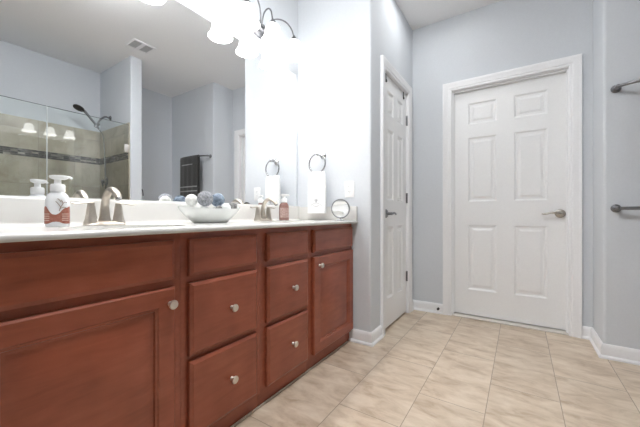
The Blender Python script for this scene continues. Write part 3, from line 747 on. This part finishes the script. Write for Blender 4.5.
# ================================================================ SHOWER, seen in the mirror
EDGE = mat('polished_glass_edge', (.16,.19,.19), .15)
GY = -.668; GZ = 1.93; GX = .955
t = thing('shower_door', 'clear frameless glass shower door hinged on the wing wall', 'shower door', ((GX+WX0)/2, GY, .115))
part('glass_pane', B(GX+.004, WX0-.016, GY-.004, GY+.004, .115, GZ, bev=.0015, seg=1), GLASS, t)
for z in (1.66, .40):
    bm = bmesh.new(); box(bm, WX0-.060, WX0-.0155, GY-.011, GY+.011, z-.045, z+.045, bev=.003); box(bm, WX0-.0158, WX0-.0122, GY-.022, GY+.022, z-.045, z+.045, bev=.001, seg=1); part('hinge', bm, NICKEL, t, 'square nickel glass hinge')
part('edge', B(GX+.004, WX0-.016, GY-.0042, GY+.0042, GZ+.0002, GZ+.004), EDGE, t, 'grey green polished glass edge')
t2 = thing('glass_screen', 'clear fixed glass panel left of the shower door', 'glass panel', ((GX+.02)/2, GY, .115))
part('glass_pane', B(.024, GX-.002, GY-.004, GY+.004, .115, GZ, bev=.0015, seg=1), GLASS, t2)
part('edge', B(.024, GX-.002, GY-.0042, GY+.0042, GZ+.0002, GZ+.004), EDGE, t2, 'grey green polished glass edge')
part('clear_seal', B(GX-.0018, GX+.0032, GY-.006, GY+.006, .115, GZ), mat('frosted_seal', (.62,.65,.65), .35), t2, 'pale edge seal')
# handheld shower head
SX, SY, SZ = WX0-.010, -1.15, 2.09
t = thing('hand_shower', 'black and chrome handheld shower head on a curved arm', 'shower head', (WX0, SY, SZ))
bm = bmesh.new(); lathe(bm, [(0, 0), (.030, 0), (.031, .004), (.024, .012), (.012, .016), (0, .016)], axis((WX0, SY, SZ), (-1, 0, 0)), 24); part('flange', bm, CHROME, t)
bm = bmesh.new(); tube(bm, [(WX0-.010, SY, SZ), (WX0-.055, SY, SZ+.004), (WX0-.095, SY, SZ-.028), (WX0-.125, SY, SZ-.075), (WX0-.140, SY, SZ-.11)], .0105, 14, 6); part('arm', bm, PEWTER, t)
bm = bmesh.new(); lathe(bm, [(0, -.03), (.016, -.03), (.019, -.018), (.019, .018), (.016, .03), (0, .03)], axis((WX0-.142, SY, SZ-.118), (-.5, 0, -.6)), 18); part('holder', bm, PEWTER, t)
bm = bmesh.new(); tube(bm, [(WX0-.120, SY, SZ-.160), (WX0-.150, SY, SZ-.118), (WX0-.20, SY, SZ-.060), (WX0-.255, SY, SZ+.004), (WX0-.285, SY, SZ+.026)], [.012, .0125, .013, .015, .018], 14, 5); wd_ = part('wand', bm, PEWTER, t)
bm = bmesh.new(); lathe(bm, [(0, -.014), (.030, -.012), (.052, -.004), (.056, .004), (.053, .012), (.046, .014), (0, .012)], axis((WX0-.318, SY, SZ+.038), (-.35, .10, -.80)), 30); part('spray_face', bm, BLACK, wd_, 'black oval spray head')
bm = bmesh.new(); tube(bm, [(WX0-.118, SY, SZ-.165), (WX0-.080, SY+.004, SZ-.24), (WX0-.065, SY+.008, SZ-.45), (WX0-.060, SY+.01, SZ-.75), (WX0-.052, SY+.02, SZ-.95), (WX0-.045, SY-.02, SZ-.80), (WX0-.040, SY-.03, SZ-.5)], .006, 8, 8); part('hose', bm, CHROME, t)
t = thing('shower_valve', 'dark round shower valve on the tiled side wall', 'valve', (SX, -1.24, 1.32))
bm = bmesh.new(); lathe(bm, [(0, 0), (.052, 0), (.053, .004), (.046, .010), (.024, .014), (.020, .045), (.016, .052), (0, .053)], axis((SX, -1.24, 1.32), (-1, 0, 0)), 28); part('escutcheon', bm, PEWTER, t)
bm = bmesh.new(); tube(bm, [(SX-.045, -1.24, 1.32), (SX-.05, -1.22, 1.29), (SX-.052, -1.20, 1.25)], [.010, .009, .007], 10, 4); part('lever', bm, PEWTER, t)
# ceiling vent
VX0, VX1, VY0, VY1 = 1.525, 1.755, -.445, -.250
t = thing('ceiling_vent', 'white square ceiling vent with two grey grilles, seen in the mirror', 'vent', ((VX0+VX1)/2, (VY0+VY1)/2, H))
bm = bmesh.new(); xm = (VX0+VX1)/2
for a in ((VX0, VX1, VY0, VY0+.02), (VX0, VX1, VY1-.02, VY1), (VX0, VX0+.02, VY0+.02, VY1-.02), (VX1-.02, VX1, VY0+.02, VY1-.02), (xm-.018, xm+.018, VY0+.02, VY1-.02)): box(bm, *a, H-.012, H-.0005, bev=.002, seg=1)
part('frame', bm, WHITEP, t)
for a, b in ((VX0+.021, xm-.019), (xm+.019, VX1-.021)):
    bm = bmesh.new(); box(bm, a, b, VY0+.021, VY1-.021, H-.003, H-.0006)
    for k in range(9): yy = VY0+.028+k*.0165; box(bm, a, b, yy, yy+.004, H-.010, H-.003)
    part('grille', bm, GRILLE, t, 'grey slatted grille')
# dark hook beyond the wing wall
bm = bmesh.new(); hy = -.74
lathe(bm, [(0, 0), (.018, 0), (.018, .005), (.008, .008), (0, .008)], axis((WX1, hy, 1.20), (1, 0, 0)), 16)
tube(bm, [(WX1+.004, hy, 1.20), (WX1+.022, hy, 1.225), (WX1+.045, hy, 1.215), (WX1+.055, hy, 1.18), (WX1+.058, hy, 1.14)], [.006, .006, .007, .007, .006], 10, 5)
tag(finish('robe_hook', bm, DARKMETAL, loc=(WX1, hy, 1.20)), 'small dark curved hook beyond the shower wing wall, seen at the mirror bottom', 'hook')
